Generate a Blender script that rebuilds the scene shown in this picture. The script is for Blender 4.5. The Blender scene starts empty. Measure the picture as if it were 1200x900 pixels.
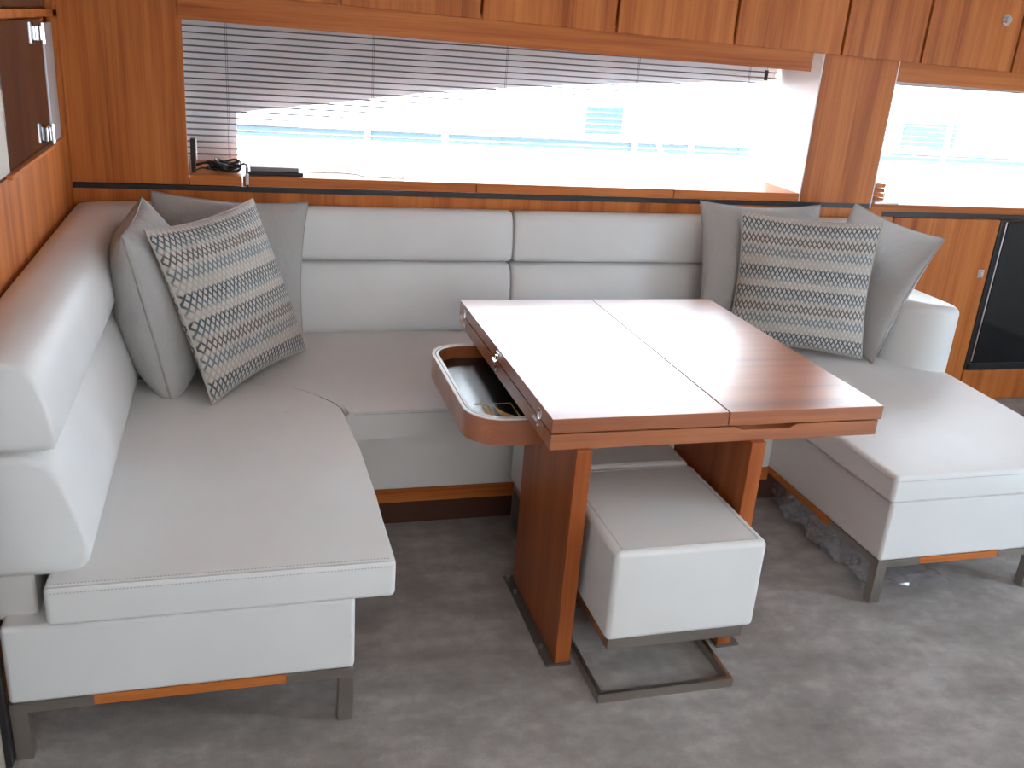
import bpy, bmesh, math, random
from mathutils import Vector, Matrix
random.seed(7)
S = bpy.context.scene
COL = S.collection
R = math.radians

# ------------------------------------------------------------------ camera
cam_d = bpy.data.cameras.new('camera'); cam = bpy.data.objects.new('camera', cam_d); COL.objects.link(cam)
cam_d.sensor_width = 36; cam_d.sensor_fit = 'HORIZONTAL'; cam_d.lens = 36 * 1100.0 / 1200.0
cam_d.clip_start = 0.02; cam_d.clip_end = 200
RX = Vector((0.96201848, -0.26332449, 0.07197679))
RY = Vector((-0.02808809, -0.35774896, -0.93339528))
RZ = Vector((0.27153546, 0.89592181, -0.35155739))
M = Matrix.Identity(4)
for i in range(3):
    M[i][0] = RX[i]; M[i][1] = -RY[i]; M[i][2] = -RZ[i]
M.translation = Vector((0.39996, -3.15937, 1.59865))
cam.matrix_world = M
S.camera = cam

# ------------------------------------------------------------------ light
world = bpy.data.worlds.new('sky'); S.world = world; world.use_nodes = True
wb = world.node_tree.nodes['Background']
wb.inputs[0].default_value = (0.76, 0.89, 1.0, 1); wb.inputs[1].default_value = 20.0

def lamp(name, kind, loc, direction, energy, color, **kw):
    d = bpy.data.lights.new(name, kind); o = bpy.data.objects.new(name, d); COL.objects.link(o)
    d.energy = energy; d.color = color
    for k, v in kw.items(): setattr(d, k, v)
    o.location = loc
    o.rotation_euler = Vector(direction).to_track_quat('-Z', 'Y').to_euler()
    return o
lamp('sun_offscreen', 'SUN', (0, 6, 8), (0.42, -0.30, -0.86), 60.0, (1.0, 0.95, 0.88), angle=R(0.6))
# daylight through the aft door behind the photographer
lamp('aft_door_right_offscreen', 'AREA', (5.21, -2.7, 0.98), (-1, 0.0, 0.0), 7, (0.32, 0.66, 1.0), shape='RECTANGLE', size=0.4, size_y=1.8)
# added lamp for daylight inferred from the camera side, before an added window
lamp('opposite_fill_offscreen', 'AREA', (1.3, -3.93, 1.5), (0, 1, -0.1), 16, (1.0, 0.975, 0.955), shape='RECTANGLE', size=1.7, size_y=0.7)

S.view_settings.view_transform = 'Standard'; S.view_settings.look = 'None'
S.view_settings.gamma = 1.0; S.view_settings.use_curve_mapping = False
S.view_settings.exposure = 0.52

# ------------------------------------------------------------------ materials
class NT:
    def __init__(s, name):
        s.m = bpy.data.materials.new(name); s.m.use_nodes = True
        s.t = s.m.node_tree; s.b = s.t.nodes['Principled BSDF']
    def n(s, typ, **kw):
        x = s.t.nodes.new('ShaderNode' + typ)
        for k, v in kw.items(): setattr(x, k, v)
        return x
    def l(s, a, b): s.t.links.new(a, b)
    def math(s, op, a, b=None, c=None):
        x = s.n('Math', operation=op)
        for i, v in enumerate((a, b, c)):
            if v is None: continue
            if isinstance(v, (int, float)): x.inputs[i].default_value = v
            else: s.l(v, x.inputs[i])
        return x.outputs[0]
    def set(s, **kw):
        for k, v in kw.items():
            k = k.replace('_', ' ')
            for inp in s.b.inputs:
                if inp.name.lower() == k.lower():
                    inp.default_value = (*v, 1) if isinstance(v, tuple) and len(v) == 3 and inp.type == 'RGBA' else v
        return s
    def ramp(s, fac, stops, interp='LINEAR'):
        r = s.n('ValToRGB'); r.color_ramp.interpolation = interp
        el = r.color_ramp.elements
        while len(el) > 1: el.remove(el[-1])
        el[0].position = stops[0][0]; el[0].color = (*stops[0][1], 1)
        for p, c in stops[1:]:
            e = el.new(p); e.color = (*c, 1)
        s.l(fac, r.inputs[0]); return r.outputs[0]
    def noise(s, vec, scale, detail=3, rough=0.5):
        x = s.n('TexNoise'); x.inputs['Scale'].default_value = scale
        x.inputs['Detail'].default_value = detail; x.inputs['Roughness'].default_value = rough
        if vec is not None: s.l(vec, x.inputs['Vector'])
        return x.outputs['Fac']
    def obj_coord(s, scale=(1, 1, 1), rnd=False):
        tc = s.n('TexCoord'); mp = s.n('Mapping'); mp.inputs['Scale'].default_value = scale
        s.l(tc.outputs['Object'], mp.inputs['Vector'])
        if rnd:
            oi = s.n('ObjectInfo'); cb = s.n('CombineXYZ')
            k = s.math('MULTIPLY', oi.outputs['Random'], 37.0)
            for i in range(3): s.l(k, cb.inputs[i])
            s.l(cb.outputs[0], mp.inputs['Location'])
        return mp.outputs[0]
    def bump(s, h, strength=0.2, dist=0.002):
        b = s.n('Bump'); b.inputs['Strength'].default_value = strength; b.inputs['Distance'].default_value = dist
        s.l(h, b.inputs['Height']); s.l(b.outputs[0], s.b.inputs['Normal'])

def plain(name, col, rough=0.5, metal=0.0, **kw):
    t = NT(name); t.set(base_color=col, roughness=rough, metallic=metal, **kw); return t.m

def wood(name, axis, dark=(0.27, 0.066, 0.015), mid=(0.50, 0.146, 0.034), light=(0.65, 0.225, 0.058), rough=0.42, coat=0.0, crough=0.15, spec=0.2):
    t = NT(name)
    sc = [16.0, 16.0, 16.0]; sc[axis] = 0.55
    v = t.obj_coord(tuple(sc), rnd=True)
    n1 = t.noise(v, 1.0, 4, 0.55)
    sc2 = [150.0, 150.0, 150.0]; sc2[axis] = 3.0
    v2 = t.obj_coord(tuple(sc2), rnd=True)
    n2 = t.noise(v2, 1.0, 3, 0.6)
    f = t.math('ADD', t.math('MULTIPLY', n1, 0.72), t.math('MULTIPLY', n2, 0.28))
    c = t.ramp(f, [(0.30, dark), (0.47, mid), (0.66, light)])
    t.l(c, t.b.inputs['Base Color'])
    t.set(roughness=rough, specular_ior_level=spec, coat_weight=coat, coat_roughness=crough)
    t.bump(n2, 0.05, 0.001)
    if coat > 0.9: t.set(coat_ior=1.7)
    return t.m

WOOD_Z = wood('teak_vertical_grain', 2)
WOOD_X = wood('teak_long_grain', 0)
WOOD_Y = wood('teak_depth_grain', 1)
WOOD_TABLE = wood('varnished_teak_table', 0, dark=(0.20, 0.050, 0.012), mid=(0.36, 0.100, 0.026), light=(0.48, 0.155, 0.044), rough=0.33, coat=1.0, crough=0.31, spec=0.5)
WOOD_LEG = wood('varnished_teak_leg', 2, dark=(0.19, 0.044, 0.012), mid=(0.34, 0.086, 0.022), light=(0.44, 0.128, 0.036), rough=0.35, coat=0.0, spec=0.3)

def leather():
    t = NT('white_leather')
    v = t.obj_coord()
    n = t.noise(v, 520, 2); c = t.noise(v, 7, 3)
    h = t.math('ADD', t.math('MULTIPLY', n, 0.10), t.math('MULTIPLY', c, 1.0))
    t.bump(h, 0.22, 0.006)
    col = t.ramp(t.noise(v, 3, 2), [(0.3, (0.75, 0.745, 0.735)), (0.7, (0.80, 0.80, 0.795))])
    t.l(col, t.b.inputs['Base Color'])
    t.set(roughness=0.45, specular_ior_level=0.32, coat_weight=0.0)
    return t.m
LEATHER = leather()
KICK = plain('brown_kickboard_with_shade', (0.085, 0.030, 0.016), 0.5)  # brown kickboard, darkened in part for the shade of the kick recess
THREAD = plain('grey_thread', (0.52, 0.51, 0.50), 0.8)
SEAM = plain('leather_seam', (0.55, 0.54, 0.53), 0.6)
BLACK_TRIM_AND_SHADE = plain('black_trim_and_shade', (0.018, 0.017, 0.018), 0.45)  # black trim; the gap strips use it as painted recess shade
STEEL = plain('brushed_nickel', (0.50, 0.47, 0.43), 0.32, 1.0)
CHROME = plain('chrome', (0.82, 0.82, 0.84), 0.08, 1.0)
GREY_PLATE = plain('grey_metal_plate', (0.16, 0.155, 0.15), 0.4, 0.6)
WHITE_PAINT = plain('white_paint', (0.80, 0.80, 0.79), 0.45)
LINER = plain('grey_hull_liner', (0.84, 0.84, 0.86), 0.6)
SLAT = plain('grey_blind_slat', (0.22, 0.22, 0.235), 0.5)
HEADRAIL = plain('pale_grey_headrail', (0.42, 0.42, 0.44), 0.5)
CORD = plain('dark_blind_cord', (0.07, 0.07, 0.075), 0.8)
BLACK_PLASTIC = plain('black_plastic', (0.012, 0.012, 0.013), 0.4)
GREY_PLASTIC = plain('grey_plastic', (0.24, 0.22, 0.22), 0.5)
WHITE_PLASTIC = plain('white_plastic', (0.78, 0.78, 0.76), 0.35)
BLACK_GLASS = plain('black_glass', (0.010, 0.011, 0.013), 0.07)
SMOKED_GLASS = plain('smoked_mirror_glass', (0.045, 0.030, 0.028), 0.06)
TRAY_BLACK = plain('black_tray_lining', (0.014, 0.014, 0.015), 0.25)
GOLD = plain('gold_print', (0.72, 0.47, 0.10), 0.4, 0.2)
ALU = plain('satin_aluminium', (0.60, 0.64, 0.67), 0.4, 0.35)
CREAM = plain('cream_panel_and_reflection', (0.50, 0.47, 0.40), 0.5)
CEIL = plain('ceiling_vinyl', (0.84, 0.83, 0.81), 0.7)
GELCOAT = plain('white_gelcoat', (0.82, 0.83, 0.84), 0.25)
BLUE_STRIPE = plain('blue_grey_stripe', (0.045, 0.065, 0.078), 0.7, specular_ior_level=0.1)
BOAT_GLASS = plain('tinted_boat_window', (0.030, 0.050, 0.075), 0.5, specular_ior_level=0.1)

def glass():
    t = NT('window_glass')
    tr = t.n('BsdfTransparent'); gl = t.n('BsdfGlossy'); gl.inputs['Roughness'].default_value = 0.02
    mx = t.n('MixShader'); mx.inputs[0].default_value = 0.06
    t.l(tr.outputs[0], mx.inputs[1]); t.l(gl.outputs[0], mx.inputs[2])
    t.l(mx.outputs[0], t.t.nodes['Material Output'].inputs['Surface']); return t.m
GLASS = glass()

def film():
    t = NT('clear_plastic_film')
    tr = t.n('BsdfTransparent'); tr.inputs[0].default_value = (0.99, 0.99, 1.0, 1)
    gl = t.n('BsdfGlossy'); gl.inputs['Roughness'].default_value = 0.12; gl.inputs['Color'].default_value = (0.9, 0.93, 1, 1)
    mx = t.n('MixShader'); lw = t.n('LayerWeight'); lw.inputs[0].default_value = 0.35
    f = t.math('ADD', t.math('MULTIPLY', lw.outputs['Facing'], 0.45), 0.10)
    df = t.n('BsdfDiffuse'); df.inputs[0].default_value = (0.9, 0.93, 1.0, 1); m2 = t.n('MixShader'); m2.inputs[0].default_value = 0.16
    t.l(tr.outputs[0], m2.inputs[1]); t.l(df.outputs[0], m2.inputs[2])
    t.l(f, mx.inputs[0]); t.l(m2.outputs[0], mx.inputs[1]); t.l(gl.outputs[0], mx.inputs[2])
    t.l(mx.outputs[0], t.t.nodes['Material Output'].inputs['Surface']); return t.m
FILM = film()

def carpet():
    t = NT('grey_carpet')
    v = t.obj_coord()
    big = t.noise(v, 2.6, 5, 0.62); mid = t.noise(v, 19, 5, 0.65); fine = t.noise(v, 420, 2)
    sv = t.n('Mapping'); sv.inputs['Scale'].default_value = (5, 13, 1); sv.inputs['Rotation'].default_value = (0, 0, 0.6)
    t.l(v, sv.inputs['Vector']); sw = t.noise(sv.outputs[0], 1.0, 3, 0.5)
    f = t.math('ADD', t.math('ADD', t.math('MULTIPLY', big, 0.34), t.math('MULTIPLY', mid, 0.22)),
               t.math('ADD', t.math('MULTIPLY', sw, 0.24), t.math('MULTIPLY', fine, 0.20)))
    c = t.ramp(f, [(0.38, (0.205, 0.178, 0.167)), (0.50, (0.305, 0.271, 0.256)), (0.60, (0.440, 0.402, 0.384))])
    t.l(c, t.b.inputs['Base Color'])
    t.set(roughness=0.95, specular_ior_level=0.1, sheen_weight=0.25)
    t.bump(fine, 0.5, 0.004)
    return t.m
CARPET = carpet()

def linen():
    t = NT('grey_linen')
    v = t.obj_coord()
    n = t.noise(v, 7, 4, 0.6); w = t.noise(v, 600, 2)
    col = t.ramp(w, [(0.3, (0.400, 0.390, 0.378)), (0.7, (0.480, 0.470, 0.458))])
    t.l(col, t.b.inputs['Base Color']); t.set(roughness=0.9, specular_ior_level=0.15, sheen_weight=0.2)
    t.bump(t.math('ADD', n, t.math('MULTIPLY', w, 0.04)), 0.6, 0.025)
    return t.m
LINEN = linen()
LINEN_PIPE = plain('grey_linen_piping', (0.34, 0.33, 0.32), 0.9)

def ogee():
    t = NT('patterned_weave')
    uv = t.n('UVMap'); sp = t.n('SeparateXYZ'); t.l(uv.outputs[0], sp.inputs[0])
    U = sp.outputs[0]; V = sp.outputs[1]
    pu = t.math('MULTIPLY', t.math('PINGPONG', t.math('MULTIPLY', U, 29.0), 0.5), 2.0)
    pv = t.math('MULTIPLY', t.math('PINGPONG', t.math('MULTIPLY', V, 16.0), 0.5), 2.0)
    d = t.math('ABSOLUTE', t.math('SUBTRACT', pu, pv))
    mr = t.n('MapRange'); mr.inputs[1].default_value = 0.18; mr.inputs[2].default_value = 0.44
    mr.inputs[3].default_value = 1.0; mr.inputs[4].default_value = 0.0; t.l(d, mr.inputs[0])
    band = t.math('FRACT', t.math('MULTIPLY', V, 2.0))
    pale = (0.44, 0.40, 0.36); teal = (0.075, 0.100, 0.115); blue = (0.16, 0.205, 0.225); brown = (0.13, 0.115, 0.11)
    line = t.ramp(band, [(0.0, pale), (0.05, blue), (0.15, teal), (0.22, teal), (0.25, pale), (0.35, pale), (0.40, blue), (0.50, blue),
                         (0.54, pale), (0.57, brown), (0.68, brown), (0.72, pale), (0.75, blue), (0.86, teal), (0.91, teal), (0.94, pale), (1.0, pale)])
    base = t.ramp(t.noise(t.obj_coord(), 14, 2), [(0.35, (0.52, 0.475, 0.43)), (0.65, (0.60, 0.56, 0.52))])
    mx = t.n('Mix', data_type='RGBA'); t.l(mr.outputs[0], mx.inputs['Factor'])
    t.l(base, mx.inputs[6]); t.l(line, mx.inputs[7])
    t.l(mx.outputs[2], t.b.inputs['Base Color']); t.set(roughness=0.9, specular_ior_level=0.15)
    t.bump(mr.outputs[0], 0.15, 0.002)
    return t.m
OGEE = ogee()

# ------------------------------------------------------------------ mesh helpers
def tag(o, label=None, cat=None, group=None, kind=None):
    if label: o['label'] = label
    if cat: o['category'] = cat
    if group: o['group'] = group
    if kind: o['kind'] = kind
    return o

def thing(name, loc, label, cat, group=None):
    o = bpy.data.objects.new(name, None); COL.objects.link(o); o.location = loc
    o.empty_display_size = 0.1
    return tag(o, label, cat, group)

def wloc(o):
    v = Vector(o.location)
    if o.parent: v = Vector((0, 0, 0)) if o.type == 'MESH' else v
    return v

def obj(name, bm, mat, parent=None, ang=38, smooth=True, recalc=True):
    if recalc: bmesh.ops.recalc_face_normals(bm, faces=bm.faces)
    me = bpy.data.meshes.new(name); bm.to_mesh(me); bm.free()
    if smooth:
        for p in me.polygons: p.use_smooth = True
        me.set_sharp_from_angle(angle=R(ang))
    me.materials.append(mat)
    o = bpy.data.objects.new(name, me); COL.objects.link(o)
    if parent:
        o.parent = parent
        if parent.type == 'EMPTY': o.matrix_parent_inverse = Matrix.Translation(-Vector(parent.location))
    return o

def add_box(bm, x0, x1, y0, y1, z0, z1):
    vs = [bm.verts.new((x, y, z)) for z in (z0, z1) for x, y in ((x0, y0), (x1, y0), (x1, y1), (x0, y1))]
    fs = [(0, 3, 2, 1), (4, 5, 6, 7), (0, 1, 5, 4), (1, 2, 6, 5), (2, 3, 7, 6), (3, 0, 4, 7)]
    for f in fs: bm.faces.new([vs[i] for i in f])
    return vs

def bev(bm, r, seg=2, edges=None):
    bmesh.ops.bevel(bm, geom=list(edges or bm.edges), offset=r, segments=seg, affect='EDGES', profile=0.5)

def box(name, dims, mat, parent=None, r=0.002, seg=2, shear=None):
    bm = bmesh.new(); add_box(bm, *dims)
    if shear:
        for v in bm.verts: v.co.z += shear(v.co.x, v.co.z)
    if r: bev(bm, r, seg)
    return obj(name, bm, mat, parent, ang=15)

def add_prism(bm, pts, z0, z1):
    lo = [bm.verts.new((x, y, z0)) for x, y in pts]; hi = [bm.verts.new((x, y, z1)) for x, y in pts]
    n = len(pts)
    bm.faces.new(lo[::-1]); bm.faces.new(hi)
    for i in range(n): bm.faces.new((lo[i], lo[(i + 1) % n], hi[(i + 1) % n], hi[i]))
    return lo, hi

def prism(name, pts, z0, z1, mat, parent=None, r=0.01, seg=3, crown=0.0):
    bm = bmesh.new(); lo, hi = add_prism(bm, pts, z0, z1)
    if r:
        hard = [e for e in bm.edges if len(e.link_faces) == 2 and e.calc_face_angle(0) > 0.6]
        bev(bm, r, seg, hard)
    if crown:
        # an upholstered top: inset rings that rise towards the middle
        bmesh.ops.recalc_face_normals(bm, faces=bm.faces)
        top = [max((f for f in bm.faces if f.normal.z > 0.9), key=lambda f: f.calc_area())]
        for w, h in ((0.04, 0.45), (0.06, 0.35), (0.07, 0.2)):
            bmesh.ops.inset_region(bm, faces=top, thickness=w, use_even_offset=True)
            for v in {v for f in top for v in f.verts}: v.co.z += crown * h
    o = obj(name, bm, mat, parent, ang=50)
    wn = o.modifiers.new('weighted_normal', 'WEIGHTED_NORMAL'); wn.keep_sharp = True
    return o

def add_tube(bm, pts, r, seg=8, closed=False):
    P = [Vector(p) for p in pts]; n = len(P); rings = []
    up = Vector((0.137, 0.211, 0.967)); prev = None
    for i, p in enumerate(P):
        if closed: t = P[(i + 1) % n] - P[i - 1]
        else: t = P[min(i + 1, n - 1)] - P[max(i - 1, 0)]
        t.normalize()
        a = prev if prev is not None else up
        a = a - t * a.dot(t)
        if a.length < 1e-4: a = t.orthogonal()
        a.normalize(); prev = a; b = t.cross(a)
        rings.append([bm.verts.new(p + (a * math.cos(2 * math.pi * k / seg) + b * math.sin(2 * math.pi * k / seg)) * r) for k in range(seg)])
    m = n if closed else n - 1
    for i in range(m):
        A = rings[i]; B = rings[(i + 1) % n]
        for k in range(seg): bm.faces.new((A[k], A[(k + 1) % seg], B[(k + 1) % seg], B[k]))
    if not closed:
        bm.faces.new(rings[0][::-1]); bm.faces.new(rings[-1])

def tube(name, pts, r, mat, parent=None, seg=8, closed=False):
    bm = bmesh.new(); add_tube(bm, pts, r, seg, closed); return obj(name, bm, mat, parent, ang=60)

def rounded(x0, x1, y0, y1, r, n=6, corners=(1, 1, 1, 1)):
    # ccw from (x0,y0)
    out = []
    for (cx, cy, a0, use, px, py) in ((x0 + r, y0 + r, 180, corners[0], x0, y0), (x1 - r, y0 + r, 270, corners[1], x1, y0),
                                      (x1 - r, y1 - r, 0, corners[2], x1, y1), (x0 + r, y1 - r, 90, corners[3], x0, y1)):
        if not use: out.append((px, py)); continue
        for k in range(n + 1):
            a = R(a0 + 90 * k / n); out.append((cx + r * math.cos(a), cy + r * math.sin(a)))
    return out

def stitches(name, rows, parent, step=0.0075, length=0.0045, w=0.0011):
    """rows: list of (start, end) lines; little raised threads along each"""
    bm = bmesh.new()
    for a, b in rows:
        a = Vector(a); b = Vector(b); L = (b - a).length; d = (b - a) / L
        n = int(L / step)
        for i in range(n):
            c = a + d * (i + 0.5) * step
            add_tube(bm, [c - d * length / 2, c + d * length / 2], w, 4)
    return tag(obj(name, bm, THREAD, parent), kind='stuff')

# ------------------------------------------------------------------ the room shell
W = -0.178          # face of the left wall
B = 0.50            # face of the back wall
XR = 5.2; YF = -4.0; ZC = 2.0

tag(box('floor', (-1.6, XR, YF, 1.0, -0.05, 0.0), CARPET, r=0), 'grey mottled carpet covering the saloon floor', 'floor', kind='structure')
tag(box('ceiling', (-1.6, XR, YF, 1.0, ZC, ZC + 0.05), CEIL, r=0), 'pale vinyl saloon ceiling', 'ceiling', kind='structure')

# walls behind the photographer; the end wall has the aft door opening the daylight comes through
tag(box('wall_front', (-1.6, XR, YF - .05, YF, 0, ZC), CEIL, r=0), 'pale wall opposite the sofa', 'wall', kind='structure')
w3 = thing('added_window', (1.5, YF, 1.1), 'added unseen window panel with a closed white blind opposite the sofa', 'window'); tag(w3, kind='structure')  # added panel on the solid wall, out of view, behind the fill lamp
box('added_blind', (0.62, 2.38, YF, YF + .012, 1.13, 1.87), WHITE_PAINT, w3, 0.002)
box('frame', (0.60, 2.40, YF, YF + .006, 1.10, 1.90), WOOD_X, w3, 0.001)
bm = bmesh.new()
for d in ((XR, XR + .05, YF, -2.9, 0, ZC), (XR, XR + .05, -2.5, 1.0, 0, ZC), (XR, XR + .05, -2.9, -2.5, 1.93, ZC)): add_box(bm, *d)
tag(obj('wall_right', bm, CEIL), 'pale end wall with a wide aft door opening', 'wall', kind='structure')
tag(box('wall_galley', (-1.65, -1.6, YF, -1.29, 0, ZC), CEIL, r=0), 'pale side wall beyond the end of the sofa', 'wall', kind='structure')

tag(box('wall_bulkhead', (-1.6, W - .36, -1.31, -1.27, 0, ZC), CEIL, r=0), 'pale bulkhead running on from the end of the sofa', 'wall', kind='structure')

# back wall: carcass behind, with the panels that face the room as parts
def zc(x): return 1.643 - 0.0185 * (x - 0.5)        # underside of the overhead lockers follows the sheer
def zv(x): return 1.553 - 0.010 * (x - 0.2)         # underside of the valance

bm = bmesh.new()
for d in ((W - .36, 3.19, B + .02, 0.92, 0.0, 0.955), (3.19, 4.9, B + .06, 0.92, 0.0, 0.93), (W - .36, 0.18, B + .02, 0.92, 0.955, ZC), (2.775, 3.115, B + .02, 0.92, 0.955, ZC),
          (0.205, 2.775, B + .06, 0.92, 1.66, ZC), (3.115, 4.9, B + .06, 0.92, 1.62, ZC), (4.9, XR, B, 0.92, 0, ZC)): add_box(bm, *d)
wall_back = tag(obj('wall_back', bm, WOOD_Z), 'teak panelled back wall around the two windows', 'wall', kind='structure')
box('panel', (W, 0.216, B, B + .02, 0.985, ZC), WOOD_Z, wall_back, 0.001)
box('panel', (2.763, 2.955, B, B + .02, 0.985, 1.62), WOOD_Z, wall_back, 0.0006)
box('panel', (2.9555, 3.128, B, B + .02, 0.985, 1.62), WOOD_Z, wall_back, 0.0006)
box('jamb', (2.757, 2.763, B + .001, 0.90, 0.985, 1.66), WHITE_PAINT, wall_back, 0)
box('jamb', (0.18, 0.186, B + .021, 0.90, 0.985, 1.66), WHITE_PAINT, wall_back, 0)
box('jamb', (3.128, 3.134, B + .001, 0.90, 0.965, 1.62), WHITE_PAINT, wall_back, 0)
box('painted_shadow_gap', (W, 2.76, B + .004, B + .02, 0.963, 0.981), BLACK_TRIM_AND_SHADE, wall_back, 0)  # strips painted black for the shadow in the recess under the ledges
box('painted_shadow_gap', (2.76, 3.2, B + .004, B + .02, 0.950, 0.985), BLACK_TRIM_AND_SHADE, wall_back, 0)
box('painted_shadow_gap', (3.2, 4.9, B + .004, B + .02, 0.930, 0.952), BLACK_TRIM_AND_SHADE, wall_back, 0)
box('rail', (W, 3.2, B, B + .02, 0.78, 0.963), WOOD_Z, wall_back, 0.001)
box('soffit', (0.216, 2.763, B + .03, 0.90, 1.63, 1.64), WHITE_PAINT, wall_back, 0)
box('soffit', (3.13, 4.9, B + .03, 0.90, 1.585, 1.595), WHITE_PAINT, wall_back, 0)

# window sills: hinged lids along the ledge
def sill(name, xs, z0, z1, label, kind_no):
    s = thing(name, ((xs[0] + xs[-1]) / 2, B + .2, z0), label, 'sill'); tag(s, kind='structure')
    for a, b in zip(xs[:-1], xs[1:]):
        box('sill_board', (a + .0015, b - .0015, B - .002, 0.90, z0, z1), WOOD_X, s, 0.002)
    return s
sill('trim_1', [0.218, 0.405, 1.298, 2.155, 2.757], 0.985, 1.022, 'teak ledge of hinged boards under the long window', 1)
sill('trim_2', [3.134, 4.0, 4.9], 0.952, 0.985, 'teak ledge under the window beside the pillar', 2)

# valances
v1 = thing('trim_3', (1.45, B, 1.55), 'teak valance board hanging above the long window', 'valance'); tag(v1, kind='structure')
bm = bmesh.new(); vs = add_box(bm, 0.205, 2.70, B - .012, B + .012, 0, 1)
for v in bm.verts: v.co.z = zv(v.co.x) if v.co.z < .5 else zc(v.co.x) + 0.02
bev(bm, .002); obj('board', bm, WOOD_X, v1, ang=15)
v2 = thing('trim_4', (3.9, B, 1.5), 'teak valance board above the window beside the pillar', 'valance'); tag(v2, kind='structure')
bm = bmesh.new(); vs = add_box(bm, 3.129, 4.9, B + .003, B + .022, 0, 1)
for v in bm.verts: v.co.z = (1.512 - .008 * (v.co.x - 3.1)) if v.co.z < .5 else zc(v.co.x) + 0.02
bev(bm, .002); obj('board', bm, WOOD_X, v2, ang=15)

# hull liner with the curved window opening, glass outside it
def smoothstep(a, b, x): t = max(0, min(1, (x - a) / (b - a))); return t * t * (3 - 2 * t)
curve = [(0.389, 1.214), (0.565, 1.239), (0.803, 1.274), (1.189, 1.335), (1.52, 1.371), (1.903, 1.406), (2.306, 1.436), (2.729, 1.463), (2.76, 1.465)]
w1 = thing('window_1', (1.5, 0.88, 1.0), 'long saloon window with curved top edge in a grey hull liner', 'window'); tag(w1, kind='structure')
bm = bmesh.new()
def yz_strip(x0, x1, za0, za1, zb):
    y0, y1 = 0.868, 0.90
    lo = [(x0, za0), (x1, za1)]
    v = [bm.verts.new(c) for c in ((x0, y0, za0), (x1, y0, za1), (x1, y0, zb), (x0, y0, zb), (x0, y1, za0), (x1, y1, za1), (x1, y1, zb), (x0, y1, zb))]
    for f in ((0, 1, 2, 3), (5, 4, 7, 6), (4, 5, 1, 0), (3, 2, 6, 7), (4, 0, 3, 7), (1, 5, 6, 2)): bm.faces.new([v[i] for i in f])
yz_strip(0.15, 0.389, 0.96, 0.96, 1.66)
for (xa, za), (xb, zb_) in zip(curve[:-1], curve[1:]): yz_strip(xa, xb, za, zb_, 1.66)
obj('liner', bm, LINER, w1, smooth=False)
bm = bmesh.new(); f = [bm.verts.new((x, 0.905, z)) for x, z in [(0.36, 0.97), (2.79, 0.97)] + [(x, z + .02) for x, z in reversed(curve)]]
bm.faces.new(f); obj('pane', bm, GLASS, w1)
w2 = thing('window_2', (3.9, 0.88, 1.0), 'saloon window to the right of the teak pillar', 'window'); tag(w2, kind='structure')
bm = bmesh.new(); add_box(bm, 3.10, 4.9, 0.868, 0.90, 1.525, 1.62); add_box(bm, 4.78, 4.9, 0.868, 0.90, 0.95, 1.525); obj('liner', bm, LINER, w2)
box('pane', (3.1, 4.8, 0.904, 0.908, 0.95, 1.54), GLASS, w2, 0)

# ------------------------------------------------------------------ left wall with the glass-fronted wall locker
ZL0, ZL1 = 1.150, 1.534
bm = bmesh.new()
for d in ((W - .02, W, -1.29, B + .02, 0, ZL0), (W - .02, W, -1.29, B + .02, ZL1, 1.556), (W - .02, W, 0.425, B + .02, ZL0, ZC), (W - .02, W, -1.29, -0.95, ZL0, ZC), (W - .02, W, 0.41, 0.425, 1.556, ZC), (W - .02, W, -0.95, 0.41, 1.80, ZC),
          (W - .36, W - .34, -1.29, B + .02, 0, ZC), (W - .34, W - .02, -1.29, -1.27, 0, ZC)): add_box(bm, *d)
tag(obj('wall_left', bm, WOOD_Z), 'teak side wall at the left end of the sofa', 'wall', kind='structure')
lk = thing('wall_locker', (W - .1, -0.2, ZL0), 'dark smoked glass locker with chrome hinges set into the teak side wall', 'locker')
box('carcass', (W - .32, W - .03, -0.945, 0.42, ZL0 - .02, ZL1 + .015), WOOD_Y, lk, 0)
gd = box('glass_door', (W - .014, W - .004, -0.40, 0.215, ZL0 + .004, ZL1 - .006), SMOKED_GLASS, lk, 0.002)
tag(box('glass_door', (W - .014, W - .004, -0.94, -0.408, ZL0 + .004, ZL1 - .006), CREAM, lk, 0.002), 'door painted cream for a reflection of the galley')  # cream colour stands in for the galley reflected in this door
for z in (1.192, 1.488):
    h = box('hinge', (W - .006, W + .004, 0.118, 0.150, z - .022, z + .022), CHROME, gd, 0.003)
    tube('hinge_barrel', [(W + .012, 0.142, z - .03), (W + .012, 0.142, z + .03)], 0.008, CHROME, gd, 10)
box('mirror_strip', (W - .012, W - .002, 0.235, 0.30, ZL0 + .002, ZL1 - .018), ALU, lk, 0.003)
box('mirror_strip', (W - .012, W - .004, 0.302, 0.40, ZL0 + .002, ZL1 - .018), ALU, lk, 0.002)
box('ledge', (W - .012, W + .012, -0.46, 0.18, ZL0 - .006, ZL0 + .006), WOOD_Y, lk, 0.003)
lk2 = thing('upper_locker', (W - .1, -0.2, 1.556), 'open dark shelf recess above the smoked glass locker', 'shelf')
box('carcass', (W - .32, W - .03, -0.945, 0.408, 1.557, 1.80), WOOD_Y, lk2, 0)
box('smoked_panel', (W - .03, W - .02, -0.94, 0.40, 1.56, 1.795), SMOKED_GLASS, lk2, 0.001)
# end post of the side wall
ep = thing('trim_5', (-0.16, -1.3, 0), 'cream end panel with dark edge beside the sofa foot', 'trim'); tag(ep, kind='structure')
box('end_panel', (W - .36, -0.135, -1.315, -1.292, 0, 1.0), CREAM, ep, 0.002)
box('edge_strip', (-0.135, -0.121, -1.317, -1.29, 0, 1.0), BLACK_TRIM_AND_SHADE, ep, 0.002)

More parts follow.
